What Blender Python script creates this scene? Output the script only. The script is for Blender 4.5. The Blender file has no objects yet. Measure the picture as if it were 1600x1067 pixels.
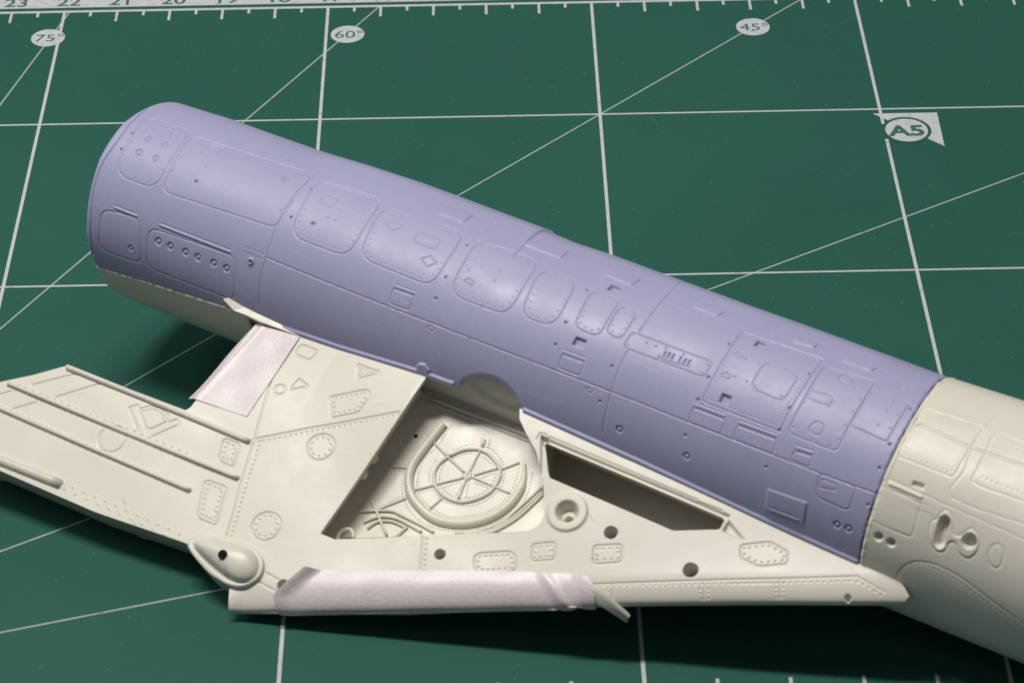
import bpy, math, random
import numpy as np
from mathutils import Vector
from mathutils.geometry import tessellate_polygon
random.seed(7); rng = np.random.default_rng(5)
CM = 0.01                                   # all lengths below are centimetres of the real bench
sc = bpy.context.scene
COL = sc.collection

# ------------------------------------------------------------------ camera, light, exposure
cam_data = bpy.data.cameras.new('camera'); cam = bpy.data.objects.new('camera', cam_data); COL.objects.link(cam)
cam.location = (8.05015*CM, -42.6423*CM, 26.52993*CM)
cam.rotation_euler = (0.934090, 0.011678, -0.016115)
cam_data.sensor_width = 36.0; cam_data.lens = 98.574
cam_data.clip_start = 0.01; cam_data.clip_end = 20.0
cam_data.dof.use_dof = True; cam_data.dof.focus_distance = 0.47; cam_data.dof.aperture_fstop = 64.0
sc.camera = cam

world = bpy.data.worlds.new('World'); sc.world = world; world.use_nodes = True
bg = world.node_tree.nodes['Background']; bg.inputs[0].default_value = (0.86, 0.93, 1.0, 1); bg.inputs[1].default_value = 0.12

def area(name, direction, dist, size, power, color):
    ld = bpy.data.lights.new(name, 'AREA'); ld.shape = 'RECTANGLE'; ld.size = size[0]*CM; ld.size_y = size[1]*CM; ld.energy = power; ld.color = color
    o = bpy.data.objects.new(name, ld); COL.objects.link(o)
    d = Vector(direction).normalized(); tgt = Vector((8*CM, -9*CM, 1.5*CM))
    o.location = tgt + d*dist*CM; 
    x = Vector((1, 0, 0)); x = (x-d*x.dot(d)).normalized(); y = d.cross(x)
    from mathutils import Matrix
    o.rotation_euler = Matrix((x, y, d)).transposed().to_euler()
    return o
area('desk_lamp', (-0.18, 0.08, 0.96), 75, (38, 5), 5.35, (1.0, 0.955, 0.895))
area('left_fill', (-0.82, 0.30, 0.62), 110, (45, 45), 2.4, (0.9, 0.95, 1.0))  # broad fill added from the left to soften the tail's shadow; no window known

vs = sc.view_settings; vs.view_transform = 'Standard'; vs.look = 'None'; vs.exposure = 0.0; vs.gamma = 1.0; vs.use_curve_mapping = False

# ------------------------------------------------------------------ materials
def mat_base(name):
    m = bpy.data.materials.new(name); m.use_nodes = True; nt = m.node_tree; b = nt.nodes['Principled BSDF']
    return m, nt, b
def node(nt, t, **kw):
    n = nt.nodes.new(t)
    for k, v in kw.items(): setattr(n, k, v)
    return n
def noise(nt, scale, detail=3.0, rough=0.6):
    tc = node(nt, 'ShaderNodeTexCoord'); n = node(nt, 'ShaderNodeTexNoise'); n.inputs['Scale'].default_value = scale
    n.inputs['Detail'].default_value = detail; n.inputs['Roughness'].default_value = rough
    nt.links.new(tc.outputs['Object'], n.inputs['Vector']); return n
def ramp(nt, src, stops):
    r = node(nt, 'ShaderNodeValToRGB'); e = r.color_ramp.elements
    while len(e) < len(stops): e.new(0.5)
    for k, (p, c) in enumerate(stops): e[k].position = p; e[k].color = (*c, 1)
    nt.links.new(src, r.inputs[0]); return r
def bump(nt, b, src, strength, dist, prev=None):
    n = node(nt, 'ShaderNodeBump'); n.inputs['Strength'].default_value = strength; n.inputs['Distance'].default_value = dist
    nt.links.new(src, n.inputs['Height'])
    if prev is not None: nt.links.new(prev.outputs[0], n.inputs['Normal'])
    nt.links.new(n.outputs[0], b.inputs['Normal']); return n
def scratches(nt, b, out, color, rots, th, amount, scale=(30, 1800, 30)):
    for k, rz in enumerate(rots):
        tc = node(nt, 'ShaderNodeTexCoord'); m0 = node(nt, 'ShaderNodeMapping'); m0.inputs['Rotation'].default_value = (0, 0, rz); mp = node(nt, 'ShaderNodeMapping'); mp.inputs['Scale'].default_value = scale; mp.inputs['Location'].default_value = (k*3.7+1, k*5.3, k*2.1)
        n = node(nt, 'ShaderNodeTexNoise'); n.inputs['Scale'].default_value = 1.0; n.inputs['Detail'].default_value = 1.0
        nt.links.new(tc.outputs['Object'], m0.inputs[0]); nt.links.new(m0.outputs[0], mp.inputs[0]); nt.links.new(mp.outputs[0], n.inputs['Vector'])
        r = ramp(nt, n.outputs[0], [(th, (0, 0, 0)), (th+0.09, (amount,)*3)])
        m2 = node(nt, 'ShaderNodeMixRGB'); nt.links.new(r.outputs[0], m2.inputs[0]); nt.links.new(out, m2.inputs[1]); m2.inputs[2].default_value = (*color, 1); out = m2.outputs[0]
    return out
def plastic(name, c0, c1, rough, grain, spec=0.5, specks=None, sss=0.0, scr=None):
    m, nt, b = mat_base(name)
    n1 = noise(nt, 55, 4); r1 = ramp(nt, n1.outputs[0], [(0.3, c0), (0.7, c1)])
    out = r1.outputs[0]
    if specks:
        n3 = noise(nt, 1700, 0.0); r3 = ramp(nt, n3.outputs[0], [(0.80, (0, 0, 0)), (0.84, (.45, .45, .45))])
        mx = node(nt, 'ShaderNodeMixRGB'); nt.links.new(r3.outputs[0], mx.inputs[0]); nt.links.new(out, mx.inputs[1]); mx.inputs[2].default_value = (*specks, 1); out = mx.outputs[0]
    if scr:
        for col, rots, th, am, sca in scr: out = scratches(nt, b, out, col, rots, th, am, sca)
    nt.links.new(out, b.inputs['Base Color'])
    n4 = noise(nt, 130, 6, .7); r4 = ramp(nt, n4.outputs[0], [(0.3, (rough-0.07,)*3), (0.7, (rough+0.10,)*3)])
    nt.links.new(r4.outputs[0], b.inputs['Roughness'])
    b.inputs['Specular IOR Level'].default_value = spec
    if sss > 0:
        b.inputs['Subsurface Weight'].default_value = sss; b.inputs['Subsurface Radius'].default_value = (1.0, 0.9, 0.7); b.inputs['Subsurface Scale'].default_value = 0.0004
    n2 = noise(nt, 4200, 2.0); bm = bump(nt, b, n2.outputs[0], grain, 0.00004)
    return m
M_RESIN = plastic('lilac_resin', (0.325, 0.326, 0.497), (0.347, 0.348, 0.522), 0.43, 0.25, 0.42, specks=(0.5, 0.5, 0.68), scr=[((0.46, 0.46, 0.62), (0.5, 0.62), .69, .25, (60, 2600, 60)), ((0.2, 0.2, 0.33), (0.1,), .74, .4, (150, 2600, 150))])
M_CREAM = plastic('cream_plastic', (0.625, 0.592, 0.51), (0.665, 0.632, 0.55), 0.34, 0.33, 0.5, scr=[((0.76, 0.74, 0.68), (0.9, 0.35), .70, .35, (70, 2200, 70)), ((0.22, 0.19, 0.14), (0.25, 1.1), .755, .55, (220, 2300, 220))])
M_NOSE = plastic('sanded_cream_plastic', (0.65, 0.617, 0.53), (0.71, 0.677, 0.59), 0.40, 0.4, 0.45, scr=[((0.74, 0.72, 0.65), (0.5, 0.7), .67, .35, (60, 2400, 60)), ((0.36, 0.33, 0.27), (0.55,), .70, .45, (90, 2300, 90))])
def flat(name, c, rough=0.55, spec=0.3, worn=None):
    m, nt, b = mat_base(name)
    n = noise(nt, 700, 3); r = ramp(nt, n.outputs[0], [(0.3, tuple(x*0.93 for x in c)), (0.7, tuple(min(1, x*1.05) for x in c))])
    out = r.outputs[0]
    if worn:
        nw = noise(nt, 650, 6, .75); rw = ramp(nt, nw.outputs[0], [(0.30, (1, 1, 1)), (0.45, (0, 0, 0))]); mw = node(nt, 'ShaderNodeMixRGB'); nt.links.new(rw.outputs[0], mw.inputs[0]); nt.links.new(out, mw.inputs[1]); mw.inputs[2].default_value = (*worn, 1); out = mw.outputs[0]
    nt.links.new(out, b.inputs['Base Color']); b.inputs['Roughness'].default_value = rough; b.inputs['Specular IOR Level'].default_value = spec
    return m
M_PRINT = flat('pale_print', (0.50, 0.52, 0.545), worn=(0.2, 0.28, 0.26)); M_PRINT_THIN = flat('thin_pale_print', (0.35, 0.41, 0.39), worn=(0.12, 0.2, 0.17))
M_PRINT_GREEN = flat('green_print', (0.045, 0.13, 0.105)); M_DARK = flat('dark_void', (0.006, 0.006, 0.006), 0.8, 0.1)
def mat_mat():
    m, nt, b = mat_base('cutting_mat_pvc')
    n1 = noise(nt, 14, 5); r1 = ramp(nt, n1.outputs[0], [(0.3, (0.0175, 0.087, 0.0665)), (0.7, (0.021, 0.101, 0.0775))])
    n2 = noise(nt, 3800, 1.0); r2 = ramp(nt, n2.outputs[0], [(0.25, (0.86, 0.86, 0.86)), (0.75, (1.12, 1.12, 1.12))])
    mu = node(nt, 'ShaderNodeMixRGB', blend_type='MULTIPLY'); mu.inputs[0].default_value = 1; nt.links.new(r1.outputs[0], mu.inputs[1]); nt.links.new(r2.outputs[0], mu.inputs[2])
    # lint and pale specks
    n3 = noise(nt, 1500, 0.0); r3 = ramp(nt, n3.outputs[0], [(0.81, (0, 0, 0)), (0.86, (.28, .28, .28))])
    mx = node(nt, 'ShaderNodeMixRGB'); nt.links.new(r3.outputs[0], mx.inputs[0]); nt.links.new(mu.outputs[0], mx.inputs[1]); mx.inputs[2].default_value = (0.19, 0.29, 0.25, 1)
    # knife scars: thin stretched noise
    out = mx.outputs[0]
    out = scratches(nt, b, out, (0.085, 0.19, 0.155), (0.45, -0.6, 1.35, 2.3), .765, .28, (45, 2300, 1))
    nt.links.new(out, b.inputs['Base Color'])
    b.inputs['Roughness'].default_value = 0.55; b.inputs['Specular IOR Level'].default_value = 0.2
    n5 = noise(nt, 3000, 2.0); bump(nt, b, n5.outputs[0], 0.5, 0.00005)
    return m
M_MAT = mat_mat()
def tape_mat():
    m, nt, b = mat_base('crepe_masking_tape')
    tc = node(nt, 'ShaderNodeTexCoord'); mp = node(nt, 'ShaderNodeMapping'); mp.inputs['Rotation'].default_value = (0, 0, 0.3); mp.inputs['Scale'].default_value = (1, 2.2, 1)
    nt.links.new(tc.outputs['Object'], mp.inputs[0])
    n = node(nt, 'ShaderNodeTexNoise'); n.inputs['Scale'].default_value = 3000; n.inputs['Detail'].default_value = 3; n.inputs['Distortion'].default_value = 0.5; nt.links.new(mp.outputs[0], n.inputs['Vector'])
    r = ramp(nt, n.outputs[0], [(0.3, (0.565, 0.475, 0.495)), (0.5, (0.65, 0.565, 0.585)), (0.72, (0.75, 0.68, 0.695))]); nt.links.new(r.outputs[0], b.inputs['Base Color'])
    b.inputs['Roughness'].default_value = 0.34; b.inputs['Specular IOR Level'].default_value = 0.6
    bump(nt, b, n.outputs[0], 0.4, 0.00006)
    return m
M_TAPE = tape_mat()

# ------------------------------------------------------------------ scene graph helpers
def link_mesh(name, me, mat, parent=None):
    o = bpy.data.objects.new(name, me); COL.objects.link(o)
    if mat is not None: me.materials.append(mat)
    if parent is not None: o.parent = parent
    return o
def tag(o, label=None, cat=None, group=None, kind=None):
    if label: o['label'] = label
    if cat: o['category'] = cat
    if group: o['group'] = group
    if kind: o['kind'] = kind
    return o
def mesh_np(V, faces, normals=None, smooth=True):
    me = bpy.data.meshes.new('m'); V = np.asarray(V, float)*CM
    lens = np.array([len(f) for f in faces], np.int32) if not isinstance(faces, np.ndarray) else np.full(len(faces), faces.shape[1], np.int32)
    flatf = faces.ravel().astype(np.int32) if isinstance(faces, np.ndarray) else np.array([i for f in faces for i in f], np.int32)
    me.vertices.add(len(V)); me.vertices.foreach_set('co', V.ravel().astype(np.float32))
    me.loops.add(len(flatf)); me.loops.foreach_set('vertex_index', flatf)
    me.polygons.add(len(lens)); st = np.concatenate([[0], np.cumsum(lens)[:-1]]).astype(np.int32)
    me.polygons.foreach_set('loop_start', st)
    me.update(calc_edges=True); me.validate()
    me.polygons.foreach_set('use_smooth', np.full(len(me.polygons), smooth)); 
    if normals is not None: me.normals_split_custom_set_from_vertices(np.asarray(normals, float).tolist())
    me.update(); return me
def add_mesh(name, V, faces, mat, parent=None, smooth=True, kind=None):
    o = link_mesh(name, mesh_np(V, faces, None, smooth), mat, parent)
    if kind: o['kind'] = kind
    return o

# ------------------------------------------------------------------ measured frame of the model (cm)
A = np.array([8.0000039,-9.283722,2.0595928]); D = np.array([0.8557282,-0.5141469,-0.058157]); E1 = np.array([-0.5150186,-0.857179,0]); E2 = np.array([0.049851,-0.029952,0.9983074])     # fuselage axis, side, up
GV = np.array([-0.4815168,-0.7501542,-0.4532221]); GN = np.array([-0.189396,-0.4158385,0.8894984]); W0 = 0.767563; R0 = 1.574306                      # wing plane
LE0 = np.array([-1.06521,5.617]); LN = np.array([-0.419208,-0.90789]); LD = np.array([-LN[1], LN[0]])
RT = np.array([[-6.6,1.53],[-6.295,1.544],[-5.945,1.562],[-5.27,1.596],[-4.6,1.6],[-3.67,1.616],[-3.35,1.63],[-2.9,1.66],[-1.86,1.698],[.36,1.692],[.395,1.664],[.8,1.65],[1.33,1.672],[3.5,1.675],[4.7,1.69],[6.7,1.70],[7.76,1.75],[12,1.76]])
BU = np.array([[-7,-.1],[-3.06,-.10],[-1.65,-.03],[-.24,.09],[1.4,.13],[3.31,.06],[5.31,-.06],[6.66,-.14],[8,-.2]])
RW, RD = .42, .14
def sst(x): x = np.clip(x, 0, 1); return x*x*(3-2*x)
def rf(u, th): return R0+(np.interp(u, RT[:, 0], RT[:, 1])-R0)*sst((th-70)/48)
def fpt(u, th, r):
    t = np.radians(th)
    return A+u[..., None]*D+(r*np.cos(t))[..., None]*E1+(r*np.sin(t))[..., None]*E2
def dle(u, v): return (u-LE0[0])*LN[0]+(v-LE0[1])*LN[1]
def hg(u, v):
    u = np.asarray(u, float); v = np.asarray(v, float)
    b = np.interp(u, BU[:, 0], BU[:, 1])*sst((3.6-v)/2.2)
    t = np.clip(dle(u, v)/RW, 0, 1); e = np.sqrt(np.maximum(1-(1-t)**2, 0))
    return b-RD*(1-e)*sst((u-LE0[0])/.3+.5)
def gpt(u, v, w):
    u = np.asarray(u, float); v = np.asarray(v, float); w = np.broadcast_to(np.asarray(w, float), u.shape)
    return A+u[..., None]*D+v[..., None]*GV+(w+W0)[..., None]*GN
K = R0*math.pi/180                              # degrees -> cm of arc
def arc(pts): return np.array([(u, t*K) for u, t in pts])

# ------------------------------------------------------------------ outlines
def rounded(P, r, n=5):
    P = [np.array(p, float) for p in P]; out = []
    for i, p in enumerate(P):
        a = P[i-1]-p; b = P[(i+1) % len(P)]-p; la = np.linalg.norm(a); lb = np.linalg.norm(b)
        k = min(r*1.25, la*.42, lb*.42)
        p0 = p+a/la*k; p1 = p+b/lb*k
        for j in range(n+1):
            t = j/n; out.append((1-t)**2*p0+2*t*(1-t)*p+t*t*p1)
    return np.array(out)
def resample(P, step, closed=False):
    P = np.asarray(P, float)
    if closed: P = np.vstack([P, P[:1]])
    s = np.r_[0, np.cumsum(np.linalg.norm(np.diff(P, axis=0), axis=1))]
    n = max(2, int(round(s[-1]/step))+1); t = np.linspace(0, s[-1], n)
    Q = np.stack([np.interp(t, s, P[:, k]) for k in range(P.shape[1])], 1)
    return Q[:-1] if closed else Q
def smooth(P, n=8, closed=False):
    P = np.asarray(P, float); out = []; N = len(P)
    for i in range(N if closed else N-1):
        g = (lambda k: P[k % N]) if closed else (lambda k: P[min(max(k, 0), N-1)])
        p0, p1, p2, p3 = g(i-1), g(i), g(i+1), g(i+2)
        for j in range(n):
            t = j/n; out.append(.5*((2*p1)+(-p0+p2)*t+(2*p0-5*p1+4*p2-p3)*t*t+(-p0+3*p1-3*p2+p3)*t**3))
    if not closed: out.append(P[-1])
    return np.array(out)
def inset(P, d):
    P = np.asarray(P, float); T = np.roll(P, -1, 0)-np.roll(P, 1, 0); T /= np.linalg.norm(T, axis=1, keepdims=True)+1e-9
    Nn = np.stack([-T[:, 1], T[:, 0]], 1); x, y = P[:, 0], P[:, 1]
    if (x*np.roll(y, -1)-np.roll(x, -1)*y).sum() < 0: Nn = -Nn
    return P+Nn*d
def inside(P, X, Y):
    r = np.zeros(X.shape, bool); n = len(P)
    for i in range(n):
        x0, y0 = P[i]; x1, y1 = P[(i+1) % n]
        if y0 == y1: continue
        c = (y0 > Y) != (y1 > Y)
        r ^= c & (X < (x1-x0)*(Y-y0)/(y1-y0)+x0)
    return r
def sdist(X, Y, a, b):
    d = b-a; L = d@d+1e-12; t = np.clip(((X-a[0])*d[0]+(Y-a[1])*d[1])/L, 0, 1)
    return np.hypot(X-a[0]-t*d[0], Y-a[1]-t*d[1])

# ------------------------------------------------------------------ relief: a fine grid whose heights carry grooves, rivets, cups and plates
class Relief:
    def __init__(s, X, Y):
        s.X, s.Y = X, Y; s.add = np.zeros(X.shape); s.cut = np.zeros(X.shape); s.up = np.zeros(X.shape); s.pid = np.zeros(X.shape, np.int32)
        s.xm = X.min(1); s.xM = X.max(1)
    def win(s, x0, y0, x1, y1):
        i = np.nonzero((s.xM >= x0) & (s.xm <= x1))[0]
        if len(i) == 0: return None
        i0, i1 = i[0], i[-1]+1; sub = s.Y[i0:i1]; j = np.nonzero(((sub >= y0) & (sub <= y1)).any(0))[0]
        if len(j) == 0: return None
        return slice(i0, i1), slice(j[0], j[-1]+1)
    def line(s, P, hw=.0145, dep=.017, closed=False, up=False):
        P = np.asarray(P, float)
        if closed: P = np.vstack([P, P[:1]])
        Q = [P[0]]
        for a, b in zip(P[:-1], P[1:]):
            k = max(1, int(np.linalg.norm(b-a)/.25)); Q += [a+(b-a)*(j+1)/k for j in range(k)]
        P = np.array(Q)
        F = s.up if up else s.cut
        for a, b in zip(P[:-1], P[1:]):
            w = s.win(min(a[0], b[0])-hw, min(a[1], b[1])-hw, max(a[0], b[0])+hw, max(a[1], b[1])+hw)
            if w is None: continue
            d = sdist(s.X[w], s.Y[w], a, b); p = dep*.5*(1+np.cos(np.pi*np.clip(d/hw, 0, 1)))
            F[w] = np.maximum(F[w], p)
    def dots(s, Q, r=.016, dep=.016, up=False):
        F = s.up if up else s.cut
        for q in Q:
            w = s.win(q[0]-r*1.5, q[1]-r*1.5, q[0]+r*1.5, q[1]+r*1.5)
            if w is None: continue
            d = np.hypot(s.X[w]-q[0], s.Y[w]-q[1]); F[w] = np.maximum(F[w], dep*.5*(1+np.cos(np.pi*np.clip(d/(r*1.4), 0, 1))))
    def poly(s, P, h, soft=.02, pid=None):
        P = np.asarray(P, float); x0, y0 = P.min(0)-.03; x1, y1 = P.max(0)+.03; w = s.win(x0, y0, x1, y1)
        if w is None: return
        X, Y = s.X[w], s.Y[w]; ins = inside(P, X, Y)
        if pid is not None: s.pid[w][ins] = pid
        if h:
            d = np.full(X.shape, 9.)
            for i in range(len(P)): d = np.minimum(d, sdist(X, Y, P[i], P[(i+1) % len(P)]))
            s.add[w] += np.where(ins, h*sst(d/soft), 0)
    def disc(s, q, r, h, soft=.02):
        w = s.win(q[0]-r, q[1]-r, q[0]+r, q[1]+r)
        if w is None: return
        d = r-np.hypot(s.X[w]-q[0], s.Y[w]-q[1]); s.add[w] += np.where(d > 0, h*sst(d/soft), 0)
    def h(s): return s.add+s.up-s.cut
def split_grid(V, keep, pid, names, mat_of, parent_of, extra_tris=None):
    """one surface, cut along its panel outlines into a skin and its panels (shared normals, so no visible seam)"""
    n, m = V.shape[:2]; I = np.arange(n*m).reshape(n, m)
    q = np.stack([I[:-1, :-1], I[1:, :-1], I[1:, 1:], I[:-1, 1:]], -1).reshape(-1, 4)
    P = V.reshape(-1, 3)
    d1 = P[q[:, 2]]-P[q[:, 0]]; d2 = P[q[:, 3]]-P[q[:, 1]]; fn = np.cross(d1, d2)
    return q, P, fn
def emit(name, P, N, q, mat, parent):
    u, inv = np.unique(q, return_inverse=True)
    me = mesh_np(P[u], inv.reshape(q.shape), N[u]); return link_mesh(name, me, mat, parent)
def vnormals(P, q, fn):
    N = np.zeros_like(P)
    for k in range(q.shape[1]): np.add.at(N, q[:, k], fn)
    return N/(np.linalg.norm(N, axis=1, keepdims=True)+1e-20)

# ------------------------------------------------------------------ tubes and boxes
def tube(pts, r, sides=8, taper=None, cap=True):
    pts = np.asarray(pts, float); T = np.gradient(pts, axis=0); T /= np.linalg.norm(T, axis=1, keepdims=True)+1e-12
    ref = GN if abs(T[0]@GN) < .9 else D
    V = []; F = []
    for i, (p, t) in enumerate(zip(pts, T)):
        a = np.cross(t, ref); a /= np.linalg.norm(a); b = np.cross(a, t); rr = r*(taper[i] if taper is not None else 1)
        for k in range(sides):
            an = 2*math.pi*k/sides; V.append(p+rr*(math.cos(an)*a+math.sin(an)*b))
    for i in range(len(pts)-1):
        for k in range(sides):
            F.append((i*sides+k, i*sides+(k+1) % sides, (i+1)*sides+(k+1) % sides, (i+1)*sides+k))
    if cap: F.append(tuple(range(sides))[::-1]); F.append(tuple((len(pts)-1)*sides+k for k in range(sides)))
    return np.array(V), F
def wing_line(P, w): P = np.asarray(P, float); return gpt(P[:, 0], P[:, 1], w if np.ndim(w) else np.full(len(P), w))
def slab(corners, z0, z1):
    """flat printed or moulded slab on the mat from a ccw outline"""
    n = len(corners); V = [(x, y, z0) for x, y in corners]+[(x, y, z1) for x, y in corners]
    F = [tuple(range(n))[::-1], tuple(range(n, 2*n))]+[(i, (i+1) % n, n+(i+1) % n, n+i) for i in range(n)]
    return np.array(V, float), F

# ================================================================== the cutting mat
mat_x0, mat_x1, mat_y0, mat_y1 = -8.0, 23.0, -19.0, 7.0
ol = rounded([(mat_x0, mat_y0), (mat_x1, mat_y0), (mat_x1, mat_y1), (mat_x0, mat_y1)], .6, 6)
V, F = slab(ol, -.3, 0.0)
cutting_mat = add_mesh('cutting_mat', V, F, M_MAT, None, smooth=False)
tag(cutting_mat, 'green cutting mat printed with pale grid lines, angle lines and a ruler edge', 'cutting mat')
ZP = .005
def printed(name, corners, mat, z=ZP):
    V, F = slab(corners, .0005, z); return add_mesh(name, V, F, mat, cutting_mat, smooth=False)
def bar(name, a, b, w, mat, z=ZP):
    a = np.array(a, float); b = np.array(b, float); d = (b-a)/np.linalg.norm(b-a); n = np.array([-d[1], d[0]])*w/2
    return printed(name, [a-n, b-n, b+n, a+n], mat, z)
XL, XR, YB, YT = -7.0, 22.0, -15.0, 4.0
for x in (-5, 0, 5, 10, 20): bar('grid_line', (x, YB), (x, YT), .057, M_PRINT, ZP+.0004)
bar('grid_line', (15, YB), (15, -1.0), .057, M_PRINT, ZP+.0004); bar('grid_line', (15, -.5), (15, YT), .057, M_PRINT, ZP+.0004)
for y in (0, -5, -10): bar('grid_line', (XL, y), (XR, y), .044, M_PRINT)
bar('ruler_line', (XL, 4.02), (XR, 4.02), .075, M_PRINT); bar('ruler_line', (XL, -15.0), (XR, -15.0), .075, M_PRINT)
printed('ruler_band', [(XL, 4.17), (XR, 4.17), (XR, 5.1), (XL, 5.1)], M_PRINT)
for a in (15, 30, 45, 60, 75):
    t = math.radians(a); L = min((YT+15)/math.sin(t), 26/math.cos(t)); bar('angle_line', (-5, -15), (-5+L*math.cos(t), -15+L*math.sin(t)), .03, M_PRINT_THIN, ZP-.0012)
for k in range(-12, 44):
    x = k*.5
    if x % 5 == 0: continue
    L = .37 if k % 2 == 0 else .17
    bar('ruler_tick', (x, 4.0), (x, 4.0-L), .05, M_PRINT, ZP+.0002)
for k in range(-6, 22):
    if k % 5: bar('ruler_tick', (k, -15.0), (k, -14.6), .05, M_PRINT, ZP+.0002)
def text(name, body, x, y, size, mat, z, bold=0.0, sx=1.0):
    cu = bpy.data.curves.new('t', 'FONT'); cu.body = body; cu.size = size*CM; cu.align_x = 'CENTER'; cu.extrude = .0004*CM; cu.offset = bold*CM
    o = bpy.data.objects.new('t', cu); COL.objects.link(o); bpy.context.view_layer.update()
    me = bpy.data.meshes.new_from_object(o.evaluated_get(bpy.context.evaluated_depsgraph_get())); bpy.data.objects.remove(o)
    for v in me.vertices: v.co.x *= sx
    t = link_mesh(name, me, mat, cutting_mat); t.location = (x*CM, y*CM, z*CM); return t
for n in range(8, 27): text('ruler_number', str(n), 22-n+.04, 4.24, .42, M_PRINT_GREEN, ZP+.0016, .006, 1.12)
def disc_pts(c, r, n=40): return [(c[0]+r*math.cos(2*math.pi*k/n), c[1]+r*math.sin(2*math.pi*k/n)) for k in range(n)]
for s, x, y in (('75°', -.207, 3.05), ('60°', 5.40, 2.98), ('45°', 12.985, 2.98)):
    printed('angle_badge', disc_pts((x, y), .315), M_PRINT, ZP+.001)
    text('angle_number', s, x+.03, y-.13, .36, M_PRINT_GREEN, ZP+.0024, .0, 1.12)
# A5 corner marker
printed('size_marker', [(14.86, -.15), (15.983, -1.265), (16.0, -.155)], M_PRINT, ZP+.0009)
M_MATINK = flat('mat_green_ink', (0.019, 0.094, 0.072), .6, .28)
printed('size_marker_ring', disc_pts((15.387, -.72), .435, 56), M_MATINK, ZP+.0018)
printed('size_marker_badge', disc_pts((15.387, -.72), .375, 56), M_PRINT, ZP+.0027)
text('size_marker_text', 'A5', 15.39, -.90, .47, M_PRINT_GREEN, ZP+.004, .016, 1.15)

# ================================================================== the model aircraft
model = bpy.data.objects.new('model_aircraft', None); COL.objects.link(model); model.location = (12*CM, -12*CM, 0); model.empty_display_size = .01
tag(model, 'unpainted model jet fuselage of lilac resin and cream plastic with a wing glove', 'model aircraft')
bpy.context.view_layer.update()
OFF = np.array([12., -12., 0.])
_link = link_mesh
def part(name, V, F, mat, parent=None, smooth=True, kind=None):
    o = add_mesh(name, np.asarray(V, float)-OFF, F, mat, parent or model, smooth, kind); return o

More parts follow.
